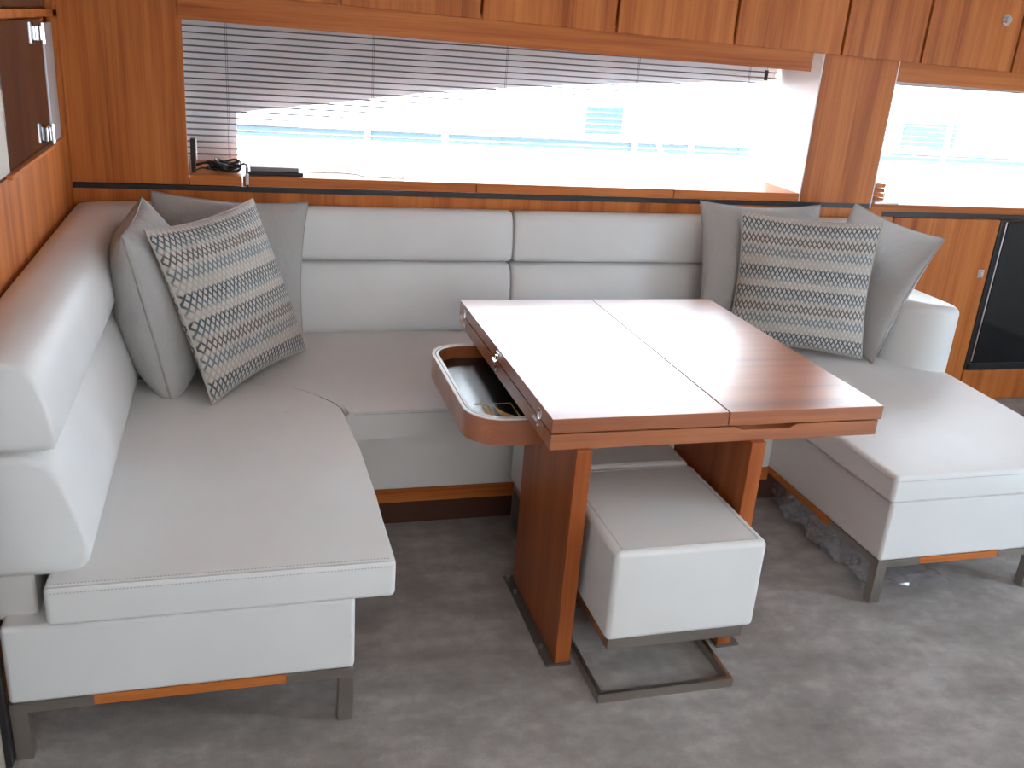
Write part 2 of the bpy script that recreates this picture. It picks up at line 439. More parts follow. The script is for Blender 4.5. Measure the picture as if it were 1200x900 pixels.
# ------------------------------------------------------------------ overhead lockers
edges_x = [0.225, 0.755, 1.275, 1.812, 2.322, 2.822, 3.215, 3.692, 4.2]
oh_labels = ['teak overhead locker above the left end of the long window', 'second teak overhead locker from the plain wall panel', 'teak overhead locker over the middle of the long window',
             'teak overhead locker next along from the middle of the long window', 'teak overhead locker whose edge lines up with the pillar', 'narrow teak overhead locker directly above the pillar',
             'teak overhead locker with round chrome knob', 'teak overhead locker past the one with the chrome knob']
for i, (a, b) in enumerate(zip(edges_x[:-1], edges_x[1:])):
    t = thing('overhead_locker', ((a + b) / 2, B + .1, zc(a)), oh_labels[i], 'locker', 'overhead lockers along the window wall')
    sh = lambda x, z: (zc(x) if z < 1.0 else 0)
    bm = bmesh.new(); add_box(bm, a, b, B + .034, B + .058, 0, 1)
    for v in bm.verts: v.co.z = zc(v.co.x) + .022 if v.co.z < .5 else ZC
    obj('carcass', bm, WOOD_Z, t)
    bm = bmesh.new(); add_box(bm, a + .0055, b - .0055, B - .024, B - .002, 0, 1)
    for v in bm.verts: v.co.z = zc(v.co.x) if v.co.z < .5 else ZC - .005
    bev(bm, .003, 2); dr = obj('door', bm, WOOD_Z, t, ang=15)
    if i == 6:
        kx, kz = 3.60, 1.795
        bm = bmesh.new()
        add_tube(bm, [(kx, B - .024, kz), (kx, B - .030, kz)], 0.024, 20); add_tube(bm, [(kx, B - .030, kz), (kx, B - .046, kz)], 0.014, 16)
        obj('knob', bm, CHROME, dr)

# ------------------------------------------------------------------ venetian blinds
def blind(x0, x1, ztop, zbot, cords, label, gname):
    t = thing('venetian_blind', ((x0 + x1) / 2, 0.82, ztop), label, 'blind')
    box('headrail', (x0, x1, 0.805, 0.835, ztop, ztop + .03), HEADRAIL, t, 0.002)
    bm = bmesh.new()
    prof = [(-0.0125, -0.0018), (-0.006, 0.0006), (0, 0.0014), (0.006, 0.0006), (0.0125, -0.0018)]
    ti = R(6)
    pts = [(0.82 + y * math.cos(ti) - z * math.sin(ti), y * math.sin(ti) + z * math.cos(ti)) for y, z in prof]
    L_ = [bm.verts.new((x0 + .004, y, z)) for y, z in pts]; R_ = [bm.verts.new((x1 - .004, y, z)) for y, z in pts]
    L2 = [bm.verts.new((x0 + .004, y, z - .0006)) for y, z in pts]; R2 = [bm.verts.new((x1 - .004, y, z - .0006)) for y, z in pts]
    for k in range(4):
        bm.faces.new((L_[k], R_[k], R_[k + 1], L_[k + 1])); bm.faces.new((L2[k + 1], R2[k + 1], R2[k], L2[k]))
    bm.faces.new((L_[0], L2[0], R2[0], R_[0])); bm.faces.new((L_[4], R_[4], R2[4], L2[4]))
    s0 = obj('slat', bm, SLAT, t)
    n = int((ztop - zbot) / 0.0237)
    for k in range(n):
        s = s0 if k == 0 else s0.copy()
        if k: COL.objects.link(s); s.parent = t; s.matrix_parent_inverse = s0.matrix_parent_inverse.copy()
        s.location = (0, 0, ztop - 0.014 - k * 0.0237)
    for cx in cords:
        for dx in (-.003, .003):
            tube('ladder_cord', [(cx + dx, 0.806, ztop), (cx + dx, 0.806, zbot)], 0.0008, CORD, t, 4)
    return t
bl1 = blind(0.190, 2.745, 1.568, 1.045, (0.359, 0.921, 1.473, 2.061, 2.595), 'grey slatted blind in the long window', 'b1')
tube('pull_cord', [(2.675, 0.80, 1.56), (2.675, 0.80, 1.50)], 0.0012, CORD, bl1, 5)
bm = bmesh.new(); add_tube(bm, [(2.675, 0.80, 1.515), (2.675, 0.80, 1.508), (2.675, 0.80, 1.485), (2.675, 0.80, 1.472)], 0.008, 10); obj('cord_toggle', bm, BLACK_PLASTIC, bl1)
bl2 = blind(3.145, 4.75, 1.488, 1.0, (3.731, 4.3), 'grey slatted blind in the window beside the pillar', 'b2')

# ------------------------------------------------------------------ sofa backs
UP = [(0, .73), (0, .895), (.02, .918), (.06, .926), (.115, .926), (.150, .915), (.174, .888), (.190, .842), (.200, .79), (.203, .752), (.196, .734), (.17, .729)]
LOW = [(0, .44), (0, .715), (.05, .722), (.14, .722), (.176, .708), (.202, .665), (.222, .60), (.238, .54), (.245, .50), (.242, .470), (.225, .447), (.17, .440)]
DM = 0.245
YB = B - 0.52 * DM          # front of the back-wall section
def stations_corner():
    st = []
    for k in range(13):
        y = -1.255 + (0.223 + 1.255) * k / 12; st.append(((W, y), (W + DM, y)))
    cx, cy, r = W + DM + .15, YB - .15, .15
    for k in range(1, 9):
        ph = 90 * k / 9
        fp = (cx - r * math.cos(R(ph)), cy + r * math.sin(R(ph)))
        wp = (W, cy + (B - cy) * ph / 45) if ph < 45 else (W + (cx - W) * (ph - 45) / 45, B)
        st.append((wp, fp))
    for k in range(13):
        x = cx + (1.4365 - cx) * k / 12; st.append(((x, B), (x, YB)))
    return st
def stations_line(x0, x1, n=10):
    return [((x0 + (x1 - x0) * k / n, B), (x0 + (x1 - x0) * k / n, YB)) for k in range(n + 1)]
def back_roll(name, prof, st, parent, cap=0.012, ins=0.0):
    bm = bmesh.new(); rings = []
    cz = sum(p[1] for p in prof) / len(prof); cd = sum(p[0] for p in prof) / len(prof)
    def ring(w, f, k):
        out = []
        for d, z in prof:
            dd = cd + (d - cd) * k; zz = cz + (z - cz) * k
            q = max(dd, 0.002) / DM
            out.append(bm.verts.new((w[0] + (f[0] - w[0]) * q, w[1] + (f[1] - w[1]) * q, zz)))
        return out
    def shift(s, t, dist):
        dx = t[1][0] - s[1][0]; dy = t[1][1] - s[1][1]; L = math.hypot(dx, dy)
        return tuple((p[0] + dx / L * dist, p[1] + dy / L * dist) for p in s)
    a = st[0]; z = st[-1]
    rings.append(ring(*a, 0.86)); rings.append(ring(*shift(a, st[1], cap * .25), 0.94)); rings.append(ring(*shift(a, st[1], cap), 0.995))
    for s in st[1:-1]: rings.append(ring(*s, 1.0))
    rings.append(ring(*shift(z, st[-2], cap), 0.995)); rings.append(ring(*shift(z, st[-2], cap * .25), 0.94)); rings.append(ring(*z, 0.86))
    n = len(prof)
    for A, C in zip(rings[:-1], rings[1:]):
        for k in range(n): bm.faces.new((A[k], A[(k + 1) % n], C[(k + 1) % n], C[k]))
    bm.faces.new(rings[0][::-1]); bm.faces.new(rings[-1])
    return obj(name, bm, LEATHER, parent, ang=60)

# ------------------------------------------------------------------ corner sofa (side wing and back as far as the seam)
sofa = thing('corner_sofa', (0.3, -0.4, 0), 'white leather corner sofa with nickel bracket feet along the teak side wall', 'sofa')
back_roll('upper_backrest', UP, stations_corner(), sofa)
back_roll('lower_backrest', LOW, stations_corner(), sofa)
prism('backrest_base', [(W + .002, -1.245), (-0.048, -1.245), (-0.048, YB - .1), (W + .002, YB - .1)], 0.335, 0.475, LEATHER, sofa, 0.008)
prism('base', [(-0.118, -1.298), (0.628, -1.298), (0.628, -0.395), (0.628, 0.47), (-0.118, 0.47)], 0.152, 0.348, LEATHER, sofa, 0.012)
prism('base', [(0.60, -0.395), (1.438, -0.395), (1.438, 0.47), (0.60, 0.47)], 0.150, 0.352, LEATHER, sofa, 0.008)
# seat cushions share the curved joint between them
arc = [(0.694, -0.438), (0.684, -0.40), (0.661, -0.345), (0.628, -0.275), (0.585, -0.225), (0.536, -0.19), (0.43, -0.145), (0.30, -0.12), (0.02, -0.10)]
g = 0.0025
def off(p, s):  # joint offset
    out = []
    for i, q in enumerate(p):
        a = p[max(i - 1, 0)]; b = p[min(i + 1, len(p) - 1)]
        dx, dy = b[0] - a[0], b[1] - a[1]; L = math.hypot(dx, dy)
        out.append((q[0] + s * dy / L, q[1] - s * dx / L))
    return out
wing = [(-0.022, -1.315), (0.718, -1.315), (0.713, -1.0), (0.705, -0.7)] + off(arc, -g) 
cw = prism('seat_cushion', wing, 0.352, 0.450, LEATHER, sofa, 0.014, 4, crown=0.006)
backseat = [(0.697, -0.425), (1.438, -0.425), (1.438, YB + .02), (0.02, YB + .02)] + off(arc, g)[::-1]
cb = prism('seat_cushion', backseat, 0.356, 0.449, LEATHER, sofa, 0.012, 4)
stitches('stitching', [((-0.01, -1.302, 0.4505), (0.706, -1.302, 0.4505)), ((-0.01, -1.3155, 0.436), (0.706, -1.3155, 0.436))], cw)
tube('seam', [(-0.015, -1.309, 0.4465), (0.71, -1.309, 0.4465)], 0.0018, SEAM, cw, 6)
tube('seam', [(0.72, -0.4245, 0.437), (1.432, -0.4245, 0.437)], 0.0016, SEAM, cb, 6)
# nickel corner brackets with legs, teak rail between
def bracket(pts_leg, arms, parent):
    bm = bmesh.new()
    for d in arms: add_box(bm, *d)
    obj('bracket', bm, STEEL, parent)
    box('leg', pts_leg, STEEL, parent, 0.0015)
bracket((-0.118, -0.082, -1.296, -1.262, 0, 0.128), [(-0.118, 0.052, -1.296, -1.270, 0.1275, 0.152)], sofa)
bracket((0.590, 0.626, -1.296, -1.262, 0, 0.128), [(0.470, 0.626, -1.296, -1.270, 0.1275, 0.152), (0.600, 0.626, -1.270, -1.10, 0.1275, 0.152)], sofa)
box('rail', (0.052, 0.470, -1.294, -1.272, 0.1275, 0.152), WOOD_X, sofa, 0.001)
box('rail', (0.602, 0.624, -1.10, -0.40, 0.1275, 0.152), WOOD_Y, sofa, 0.001)
box('rail', (0.61, 1.438, -0.392, -0.37, 0.100, 0.150), WOOD_X, sofa, 0.001)
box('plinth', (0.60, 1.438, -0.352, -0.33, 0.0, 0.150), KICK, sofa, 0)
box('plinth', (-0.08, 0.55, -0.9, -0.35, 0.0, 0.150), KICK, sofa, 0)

# ------------------------------------------------------------------ chaise sofa
ch = thing('chaise_sofa', (2.4, -0.3, 0), 'white leather chaise sofa with low arm and nickel feet beside the pillar', 'sofa')
back_roll('upper_backrest', UP, stations_line(1.4435, 3.095), ch)
back_roll('lower_backrest', LOW, stations_line(1.4435, 3.095), ch)
prism('base', [(1.442, -0.395), (2.258, -0.395), (2.258, 0.47), (1.442, 0.47)], 0.150, 0.352, LEATHER, ch, 0.008)
prism('base', [(2.256, -1.062), (2.90, -1.062), (3.055, -0.25), (3.08, 0.47), (2.256, 0.47)], 0.150, 0.356, LEATHER, ch, 0.012)
c1 = prism('seat_cushion', [(1.442, -0.425), (2.232, -0.425), (2.232, YB + .02), (1.442, YB + .02)], 0.356, 0.449, LEATHER, ch, 0.012, 4)
c2 = prism('seat_cushion', [(2.236, -1.078), (2.955, -1.078), (3.045, -0.68), (3.075, -0.25), (3.075, YB + .02), (2.236, YB + .02)], 0.359, 0.452, LEATHER, ch, 0.014, 4, crown=0.005)
tube('seam', [(2.25, -1.0775, 0.4345), (2.95, -1.0775, 0.4345)], 0.0014, SEAM, c2, 6)
tube('seam', [(2.2365, -1.065, 0.4345), (2.2365, -0.1, 0.4345)], 0.0014, SEAM, c2, 6)
tube('seam', [(1.45, -0.4245, 0.437), (2.22, -0.4245, 0.437)], 0.0016, SEAM, c1, 6)
arm = [(2.885 + .175 - .175 * math.cos(R(t_)), -0.03 - .215 * math.sin(R(t_))) for t_ in range(0, 90, 6)] + [(3.06 + .04 * math.sin(R(t_)), -0.205 - .04 * math.cos(R(t_))) for t_ in (0, 18, 36, 54, 72, 90)] + [(3.10, 0.46), (2.885, 0.46)]
bm = bmesh.new(); rings = []
acx, acy = 2.995, 0.115
for d_, z_ in [(0.0, 0.445)] + [(0.034 * (1 - math.cos(R(t_))), 0.718 - 0.034 + 0.034 * math.sin(R(t_))) for t_ in (0, 15, 30, 45, 60, 75, 90)]:
    rings.append([bm.verts.new((acx + (x - acx) * (1 - d_ / 0.107), acy + (y - acy) * (1 - d_ / 0.36), z_)) for x, y in arm])
for A_, C_ in zip(rings[:-1], rings[1:]):
    for k in range(len(arm)): bm.faces.new((A_[k], A_[(k + 1) % len(arm)], C_[(k + 1) % len(arm)], C_[k]))
bm.faces.new(rings[0][::-1]); bm.faces.new(rings[-1])
obj('arm', bm, LEATHER, ch, ang=50)
bracket((2.258, 2.294, -1.060, -1.026, 0, 0.128), [(2.258, 2.410, -1.060, -1.034, 0.1275, 0.150), (2.258, 2.284, -1.034, -0.80, 0.1275, 0.150)], ch)
bracket((2.845, 2.885, -1.060, -1.026, 0, 0.128), [(2.708, 2.885, -1.060, -1.034, 0.1275, 0.150)], ch)
box('rail', (2.410, 2.708, -1.058, -1.036, 0.1275, 0.150), WOOD_X, ch, 0.001)
box('rail', (2.260, 2.282, -0.80, -0.38, 0.1275, 0.150), WOOD_Y, ch, 0.001)
box('rail', (1.442, 2.26, -0.392, -0.37, 0.100, 0.150), WOOD_X, ch, 0.001)
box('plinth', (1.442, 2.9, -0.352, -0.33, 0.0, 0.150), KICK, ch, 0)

# ------------------------------------------------------------------ pillows
def pillow(name, c, u, v, s, T, label, mat, group, pipe_mat, pw=0.52, seed=0, sag=0.0, bow=0.075):
    c = Vector(c); u = Vector(u).normalized(); v = Vector(v); v = (v - u * v.dot(u)).normalized(); n = u.cross(v)
    t = thing(name, (c.x, c.y, 0.45), label, 'pillow', group)
    N = 30; rnd = random.Random(seed)
    ph = [rnd.uniform(0, 6.28) for _ in range(6)]
    def outline(a, b):
        # sides bow in a little between the pointed corners
        x = a * (1 - bow * (1 - b * b) * abs(a)); y = b * (1 - bow * (1 - a * a) * abs(b))
        return x * s / 2, y * s / 2
    def thick(a, b):
        e = max(0.0, (1 - a * a)) ** pw * max(0.0, (1 - b * b)) ** pw
        wob = 1 + 0.07 * math.sin(2.3 * a + ph[0]) * math.cos(2.1 * b + ph[1]) + 0.03 * math.sin(5 * a + ph[2] + 3 * b)
        return e * wob * (1 + sag * (-b) * 0.5)
    bm = bmesh.new(); uvl = bm.loops.layers.uv.new('UVMap')
    P = {}
    def vert(i, j, side):
        a = -1 + 2 * i / N; b = -1 + 2 * j / N
        a = math.copysign(abs(math.sin(a * math.pi / 2)), a); b = math.copysign(abs(math.sin(b * math.pi / 2)), b)
        if i in (0, N) or j in (0, N): key = (i, j, 0)
        else: key = (i, j, side)
        if key not in P:
            x, y = outline(a, b); h = thick(a, b) * T / 2 * side
            p = c + u * x + v * y + n * h; p.z = max(p.z, 0.4515)   # the seat flattens the lower edge
            P[key] = (bm.verts.new(p), ((a + 1) / 2, (b + 1) / 2))
        return P[key]
    for side in (1, -1):
        for i in range(N):
            for j in range(N):
                q = [vert(i, j, side), vert(i + 1, j, side), vert(i + 1, j + 1, side), vert(i, j + 1, side)]
                if side < 0: q = q[::-1]
                f = bm.faces.new([k[0] for k in q])
                for lp, k in zip(f.loops, q): lp[uvl].uv = k[1]
    o = obj('cover', bm, mat, t, ang=180)
    pts = []
    for k in range(80):
        a = k / 20.0
        e = int(a); f = -1 + 2 * (a - e)
        A, Bb = [(f, -1), (1, f), (-f, 1), (-1, -f)][e]
        x, y = outline(A, Bb); p = c + u * x + v * y; p.z = max(p.z, 0.4515); pts.append(p)
    tube('piping', pts, 0.0035, pipe_mat, t, 6, closed=True)
    return t
G = 'scatter pillows on the sofa'
pil = []
BEIGE_PIPE = plain('beige_piping', (0.50, 0.47, 0.43), 0.9)
pil.append(pillow('scatter_pillow', (0.125, -0.02, 0.705), (0.013, 1, 0.023), (-0.199, -0.02, 0.98), 0.55, 0.27, 'plain grey pillow leaning against the backrest by the teak side wall', LINEN, G, LINEN_PIPE, seed=1, pw=0.45, bow=0.05, sag=0.25))
pil.append(pillow('scatter_pillow', (0.352, 0.268, 0.715), (1, 0, -0.05), (0.06, 0.27, 0.955), 0.535, 0.17, 'plain grey pillow mostly hidden behind a patterned one in the sofa corner', LINEN, G, LINEN_PIPE, seed=2))
pil.append(pillow('patterned_pillow', (0.366, -0.072, 0.725), (0.565, 0.825, 0.03), (-0.310, 0.179, 0.934), 0.555, 0.175, 'diamond patterned pillow tilted on its corner in the sofa corner', OGEE, G, BEIGE_PIPE, seed=3))
pil.append(pillow('scatter_pillow', (2.475, 0.262, 0.735), (1, -0.012, -0.006), (0.009, 0.247, 0.969), 0.555, 0.17, 'plain grey pillow leaning flat on the long backrest behind a patterned one', LINEN, G, LINEN_PIPE, seed=4))
pil.append(pillow('patterned_pillow', (2.549, 0.045, 0.732), (0.899, -0.437, 0.011), (0.083, 0.197, 0.977), 0.54, 0.15, 'diamond patterned pillow standing upright on the chaise sofa', OGEE, G, BEIGE_PIPE, seed=5))
pil.append(pillow('scatter_pillow', (2.888, 0.12, 0.733), (0.062, -0.996, -0.068), (0.342, -0.043, 0.939), 0.545, 0.15, 'plain grey pillow propped against the low arm of the chaise', LINEN, G, LINEN_PIPE, seed=6))

from mathutils.bvhtree import BVHTree
def press(soft, hards):
    """dent a pillow where it presses into harder things (or into a pillow in front of it)"""
    trees = [BVHTree.FromPolygons([v.co for v in h.data.vertices], [p.vertices[:] for p in h.data.polygons]) for h in hards]
    rays = [Vector((.31, .52, .79)).normalized(), Vector((-.7, .2, .68)).normalized(), Vector((.1, -.9, .4)).normalized()]
    for ob in soft.children:
        for v in ob.data.vertices:
            for tr in trees:
                odd = 0
                for d in rays:
                    q = v.co.copy(); c = 0
                    while c < 40:
                        h = tr.ray_cast(q, d)
                        if h[0] is None: break
                        c += 1; q = h[0] + d * 1e-5
                    odd += c % 2
                if odd >= 2:
                    near = tr.find_nearest(v.co); dv = near[0] - v.co
                    if dv.length > 0.002: v.co = v.co + dv * (1 - 0.0015 / dv.length)
        ob.data.update()
def part_of(t, name): return [c for c in t.children if c.name.split('.')[0] == name]
rolls_l = part_of(sofa, 'upper_backrest') + part_of(sofa, 'lower_backrest')
rolls_r = part_of(ch, 'upper_backrest') + part_of(ch, 'lower_backrest') + part_of(ch, 'arm')
cov = lambda t: part_of(t, 'cover')
press(pil[0], rolls_l + cov(pil[2])); press(pil[1], rolls_l + cov(pil[0]) + cov(pil[2]))
press(pil[3], rolls_r + cov(pil[4])); press(pil[5], rolls_r + cov(pil[4])); press(pil[0], rolls_l)
for k_ in range(3): press(pil[1], cov(pil[0])); press(pil[0], cov(pil[1]))

# ------------------------------------------------------------------ folding table
tb = thing('folding_table', (1.5, -0.9, 0), 'varnished teak folding table with open side drawer', 'table')
X0, X1, XM, Y0, Y1 = 1.115, 2.062, 1.597, -1.165, -0.112
lf = box('leaf', (X0, XM - .0015, Y0, Y1, 0.682, 0.720), WOOD_TABLE, tb, 0.0015)
box('leaf', (XM + .0015, X1, Y0, Y1, 0.682, 0.720), WOOD_TABLE, tb, 0.0015)
# under-leaf with a finger notch in its front edge
bm = bmesh.new()
fr = [(X0, 0.637), (X1 - .010, 0.637), (X1 - .010, 0.6785), (1.80, 0.6785), (1.78, 0.668), (1.64, 0.668), (1.62, 0.6785), (X0, 0.6785)]
a_ = [bm.verts.new((x, Y0, z)) for x, z in fr]; b_ = [bm.verts.new((x, Y0 + .03, z)) for x, z in fr]
bm.faces.new(a_); bm.faces.new(b_[::-1])
for k in range(len(fr)): bm.faces.new((a_[k], a_[(k + 1) % 8], b_[(k + 1) % 8], b_[k]))
add_box(bm, X0, X1 - .010, Y0 + .0295, Y1, 0.637, 0.6785)
obj('under_leaf', bm, WOOD_TABLE, tb)
for y in (-0.20, -0.63, -1.065):
    bm = bmesh.new()
    add_box(bm, X0 - .003, X0 + .002, y - .016, y + .016, 0.650, 0.708); bev(bm, .001, 1)
    h = obj('hinge', bm, CHROME, tb)
    bm = bmesh.new()
    add_tube(bm, [(X0 - .007, y - .018, 0.680), (X0 - .007, y + .018, 0.680)], 0.0075, 10)
    add_tube(bm, [(X0 - .005, y - .008, 0.664), (X0 - .005, y - .008, 0.702)], 0.005, 8)
    obj('hinge_barrel', bm, CHROME, h)
for x0, side in ((1.180, -1), (1.666, 1)):
    box('leg_panel', (x0, x0 + .042, -1.183, -0.757, 0.006, 0.638), WOOD_LEG, tb, 0.002)
    xa = x0 - .026 if side < 0 else x0 - .004
    bp = box('base_plate', (xa, xa + .072, -1.188, -0.740, 0, 0.007), GREY_PLATE, tb, 0.001)
    xs = x0 - .014 if side < 0 else x0 + .055
    for y in (-0.752, -0.83, -1.10):
        bm = bmesh.new(); add_tube(bm, [(xs, y, 0.006), (xs, y, 0.012)], 0.007, 10); obj('screw', bm, CHROME, bp)
# side drawer
outer = rounded(0.962, 1.40, -0.955, -0.322, 0.105, 10, (1, 0, 0, 1))
inner = rounded(0.982, 1.40, -0.9365, -0.3405, 0.092, 10, (1, 0, 0, 1))
def ring_prism(bm, A, Bp, z0, z1):
    n = len(A)
    V = [[bm.verts.new((x, y, z)) for x, y in P] for P, z in ((A, z0), (A, z1), (Bp, z1), (Bp, z0))]
    for k in range(n):
        j = (k + 1) % n
        for r in range(4): bm.faces.new((V[r][k], V[r][j], V[(r + 1) % 4][j], V[(r + 1) % 4][k]))
bm = bmesh.new(); ring_prism(bm, outer, inner, 0.556, 0.629)
drawer = obj('drawer', bm, WOOD_TABLE, tb)
bm = bmesh.new(); ring_prism(bm, rounded(0.9625, 1.40, -0.9545, -0.3225, 0.1045, 10, (1, 0, 0, 1)), rounded(0.971, 1.40, -0.9465, -0.3305, 0.1005, 10, (1, 0, 0, 1)), 0.6292, 0.6325); tag(obj('rim', bm, WHITE_PLASTIC, drawer), 'pale rim around the drawer')
bm = bmesh.new(); ring_prism(bm, rounded(0.971, 1.40, -0.9465, -0.3305, 0.1005, 10, (1, 0, 0, 1)), rounded(0.974, 1.40, -0.9435, -0.3335, 0.0985, 10, (1, 0, 0, 1)), 0.6292, 0.6318); obj('rim_groove', bm, BLACK_TRIM_AND_SHADE, drawer)
bm = bmesh.new(); ring_prism(bm, rounded(0.974, 1.40, -0.9435, -0.3335, 0.0985, 10, (1, 0, 0, 1)), inner, 0.6292, 0.6325); obj('rim', bm, WHITE_PLASTIC, drawer)
bm = bmesh.new(); add_prism(bm, [(x, y) for x, y in inner], 0.558, 0.590); obj('tray_floor', bm, TRAY_BLACK, drawer)
# gold framed print on the drawer floor
zf = 0.5902
bm = bmesh.new()
for d in ((1.025, 1.135, -0.743, -0.7395), (1.1315, 1.135, -0.925, -0.7395), (1.025, 1.135, -0.925, -0.9215)): add_box(bm, *d, zf, zf + .0012)
obj('gold_frame', bm, GOLD, drawer)
bm = bmesh.new()   # two stacked rows of worn gold capitals, then the winged emblem
rl = random.Random(3)
for r, x in enumerate((1.043, 1.056)):
    for k in range(9):
        y = -0.762 - k * 0.0135
        add_box(bm, x, x + .010, y - .0022, y, zf, zf + .0012)
        add_box(bm, x, x + .010, y - .0092, y - .007, zf, zf + .0012)
        add_box(bm, x + (.004 if (k + r) % 3 else .0), x + (.0065 if (k + r) % 3 else .0025), y - .009, y, zf, zf + .0012)
obj('gold_lettering', bm, GOLD, drawer)
bm = bmesh.new()
em = [(1.079, -0.765), (1.083, -0.775), (1.088, -0.795), (1.100, -0.815), (1.118, -0.835), (1.122, -0.85), (1.108, -0.846), (1.112, -0.875), (1.098, -0.858), (1.092, -0.845), (1.084, -0.83), (1.079, -0.805)]
add_prism(bm, em[::-1], zf, zf + .0012); obj('gold_emblem', bm, GOLD, drawer)

# ------------------------------------------------------------------ ottomans
def rect(x0, x1, y0, y1): return [(x0, y0), (x1, y0), (x1, y1), (x0, y1)]
def ottoman(dx, dy, label):
    t = thing('ottoman', (1.445 + dx, -1.13 + dy, 0), label, 'ottoman', 'cube ottomans tucked under the table')
    x0, x1, y0, y1 = 1.240 + dx, 1.652 + dx, -1.357 + dy, -0.905 + dy
    s = prism('cushion', [(x0, y0), (x1, y0), (x1, y1), (x0, y1)], 0.192, 0.446, LEATHER, t, 0.016, 4, crown=0.004)
    z = 0.4475
    bm = bmesh.new()
    loop = [(x0 + .022, y0 + .016), (x1 - .022, y0 + .016), (x1 - .022, y1 - .016), (x0 + .022, y1 - .016)]
    for k in range(4):
        a = loop[k]; b = loop[(k + 1) % 4]; add_tube(bm, [(a[0], a[1], z - .0012), (b[0], b[1], z - .0012)], 0.0013, 5)
    obj('seam', bm, SEAM, s)
    a0, a1, b0, b1 = x0 + .012, x1 - .025, y0 + .012, y1 - .02
    bm = bmesh.new(); ring_prism(bm, rect(a0, a1, b0, b1), rect(a0 + .012, a1 - .012, b0 + .012, b1 - .012), 0.160, 0.194)
    obj('seat_frame', bm, STEEL, t, ang=20)
    q0 = b0 - .006
    bm = bmesh.new(); ring_prism(bm, rect(a0 - .01, a1, q0, b1), rect(a0 + .002, a1 - .012, q0 + .012, b1 - .012), 0.0, 0.027)
    obj('floor_frame', bm, STEEL, t, ang=20)
    for x in (a0 - .004, a1 - .034): box('upright', (x, x + .034, b1 - .012, b1, 0.02, 0.17), STEEL, t, 0.001)
ottoman(0, 0, 'white leather cube ottoman sticking out from under the table')
ottoman(0.0, 0.462, 'white leather cube ottoman hidden behind the first under the table')

# ------------------------------------------------------------------ cabinet and appliance at the right
cb_ = thing('side_cabinet', (3.5, B, 0), 'low teak cabinet with small square chrome latch beside the chaise', 'cabinet')
box('filler_panel', (3.205, 3.262, B - .002, B + .02, 0.05, 0.928), WOOD_Z, cb_, 0.0015)
box('back_panel', (3.2, 3.868, B + .026, B + .05, 0.0, 0.928), WOOD_Z, cb_, 0)
sd = box('door', (3.270, 3.862, B - .004, B + .018, 0.06, 0.926), WOOD_Z, cb_, 0.003)
lt = box('latch', (3.800, 3.836, B - .012, B - .003, 0.645, 0.688), CHROME, sd, 0.004)
box('latch_button', (3.808, 3.828, B - .018, B - .011, 0.655, 0.678), CHROME, sd, 0.004)
fg = thing('refrigerator', (4.3, B, 0), 'black glass fronted fridge with chrome edge beside the teak cabinet', 'fridge')
box('surround', (3.872, 4.78, B + .002, B + .02, 0.166, 0.926), BLACK_PLASTIC, fg, 0)
fd = box('glass_door', (3.905, 4.75, B - .010, B + .012, 0.205, 0.918), BLACK_GLASS, fg, 0.003)
box('chrome_edge', (3.893, 3.901, B - .010, B + .010, 0.215, 0.918), CHROME, fd, 0.002)
box('bottom_trim', (3.885, 4.75, B - .006, B + .012, 0.168, 0.203), BLACK_PLASTIC, fg, 0.002)
dc = thing('plinth_panel', (4.3, B, 0), 'plain teak panel under the black glass fridge', 'panel')
box('board', (3.872, 4.78, B - .004, B + .018, 0.005, 0.164), WOOD_Z, dc, 0.003)

# ------------------------------------------------------------------ things on the ledges
cc = thing('cable_coil', (0.33, 0.60, 1.022), 'tangled coil of black cable on the window ledge', 'cable')
bm = bmesh.new(); rc = random.Random(5)
for k in range(9):
    cx, cy, cz = 0.315 + rc.uniform(-.03, .045), 0.60 + rc.uniform(-.02, .02), 1.034 + k * 0.0032
    ra, rb, ro = rc.uniform(.035, .062), rc.uniform(.022, .04), rc.uniform(-.4, .4)
    p = []
    for j in range(28):
        a = 2 * math.pi * j / 28
        x = ra * math.cos(a); y = rb * math.sin(a)
        p.append((cx + x * math.cos(ro) - y * math.sin(ro), cy + x * math.sin(ro) + y * math.cos(ro), cz + 0.008 * math.sin(2 * a + k)))
    add_tube(bm, p, 0.0042, 6, closed=True)
obj('coil', bm, BLACK_PLASTIC, cc)
tube('loose_end', [(0.36, 0.585, 1.035), (0.395, 0.575, 1.05), (0.412, 0.57, 1.058), (0.424, 0.545, 1.056), (0.423, 0.515, 1.046), (0.422, 0.493, 1.034)], 0.004, BLACK_PLASTIC, cc)
tube('loose_end', [(0.30, 0.60, 1.03), (0.26, 0.58, 1.036), (0.236, 0.57, 1.028), (0.232, 0.56, 1.045), (0.232, 0.558, 1.062)], 0.003, BLACK_PLASTIC, cc)
pl = thing('power_plug', (0.425, 0.51, 1.0), 'small white plug hanging over the edge of the ledge', 'plug')
box('body', (0.416, 0.428, 0.486, 0.497, 0.992, 1.034), WHITE_PLASTIC, pl, 0.003)
tube('prong', [(0.422, 0.4915, 0.994), (0.424, 0.4915, 0.975)], 0.003, BLACK_PLASTIC, pl)
hs = thing('handset', (0.232, 0.56, 1.022), 'small black handset standing at the end of the window ledge', 'handset')
box('body', (0.2235, 0.243, 0.545, 0.59, 1.062, 1.145), BLACK_PLASTIC, hs, 0.004)
box('side_strip', (0.2425, 0.2455, 0.548, 0.587, 1.065, 1.142), WHITE_PLASTIC, hs, 0.001)
box('stand', (0.224, 0.240, 0.55, 0.585, 1.0215, 1.063), BLACK_PLASTIC, hs, 0.002)
bk = thing('tablet_case', (0.51, 0.60, 1.022), 'flat dark case lying on the window ledge', 'case')
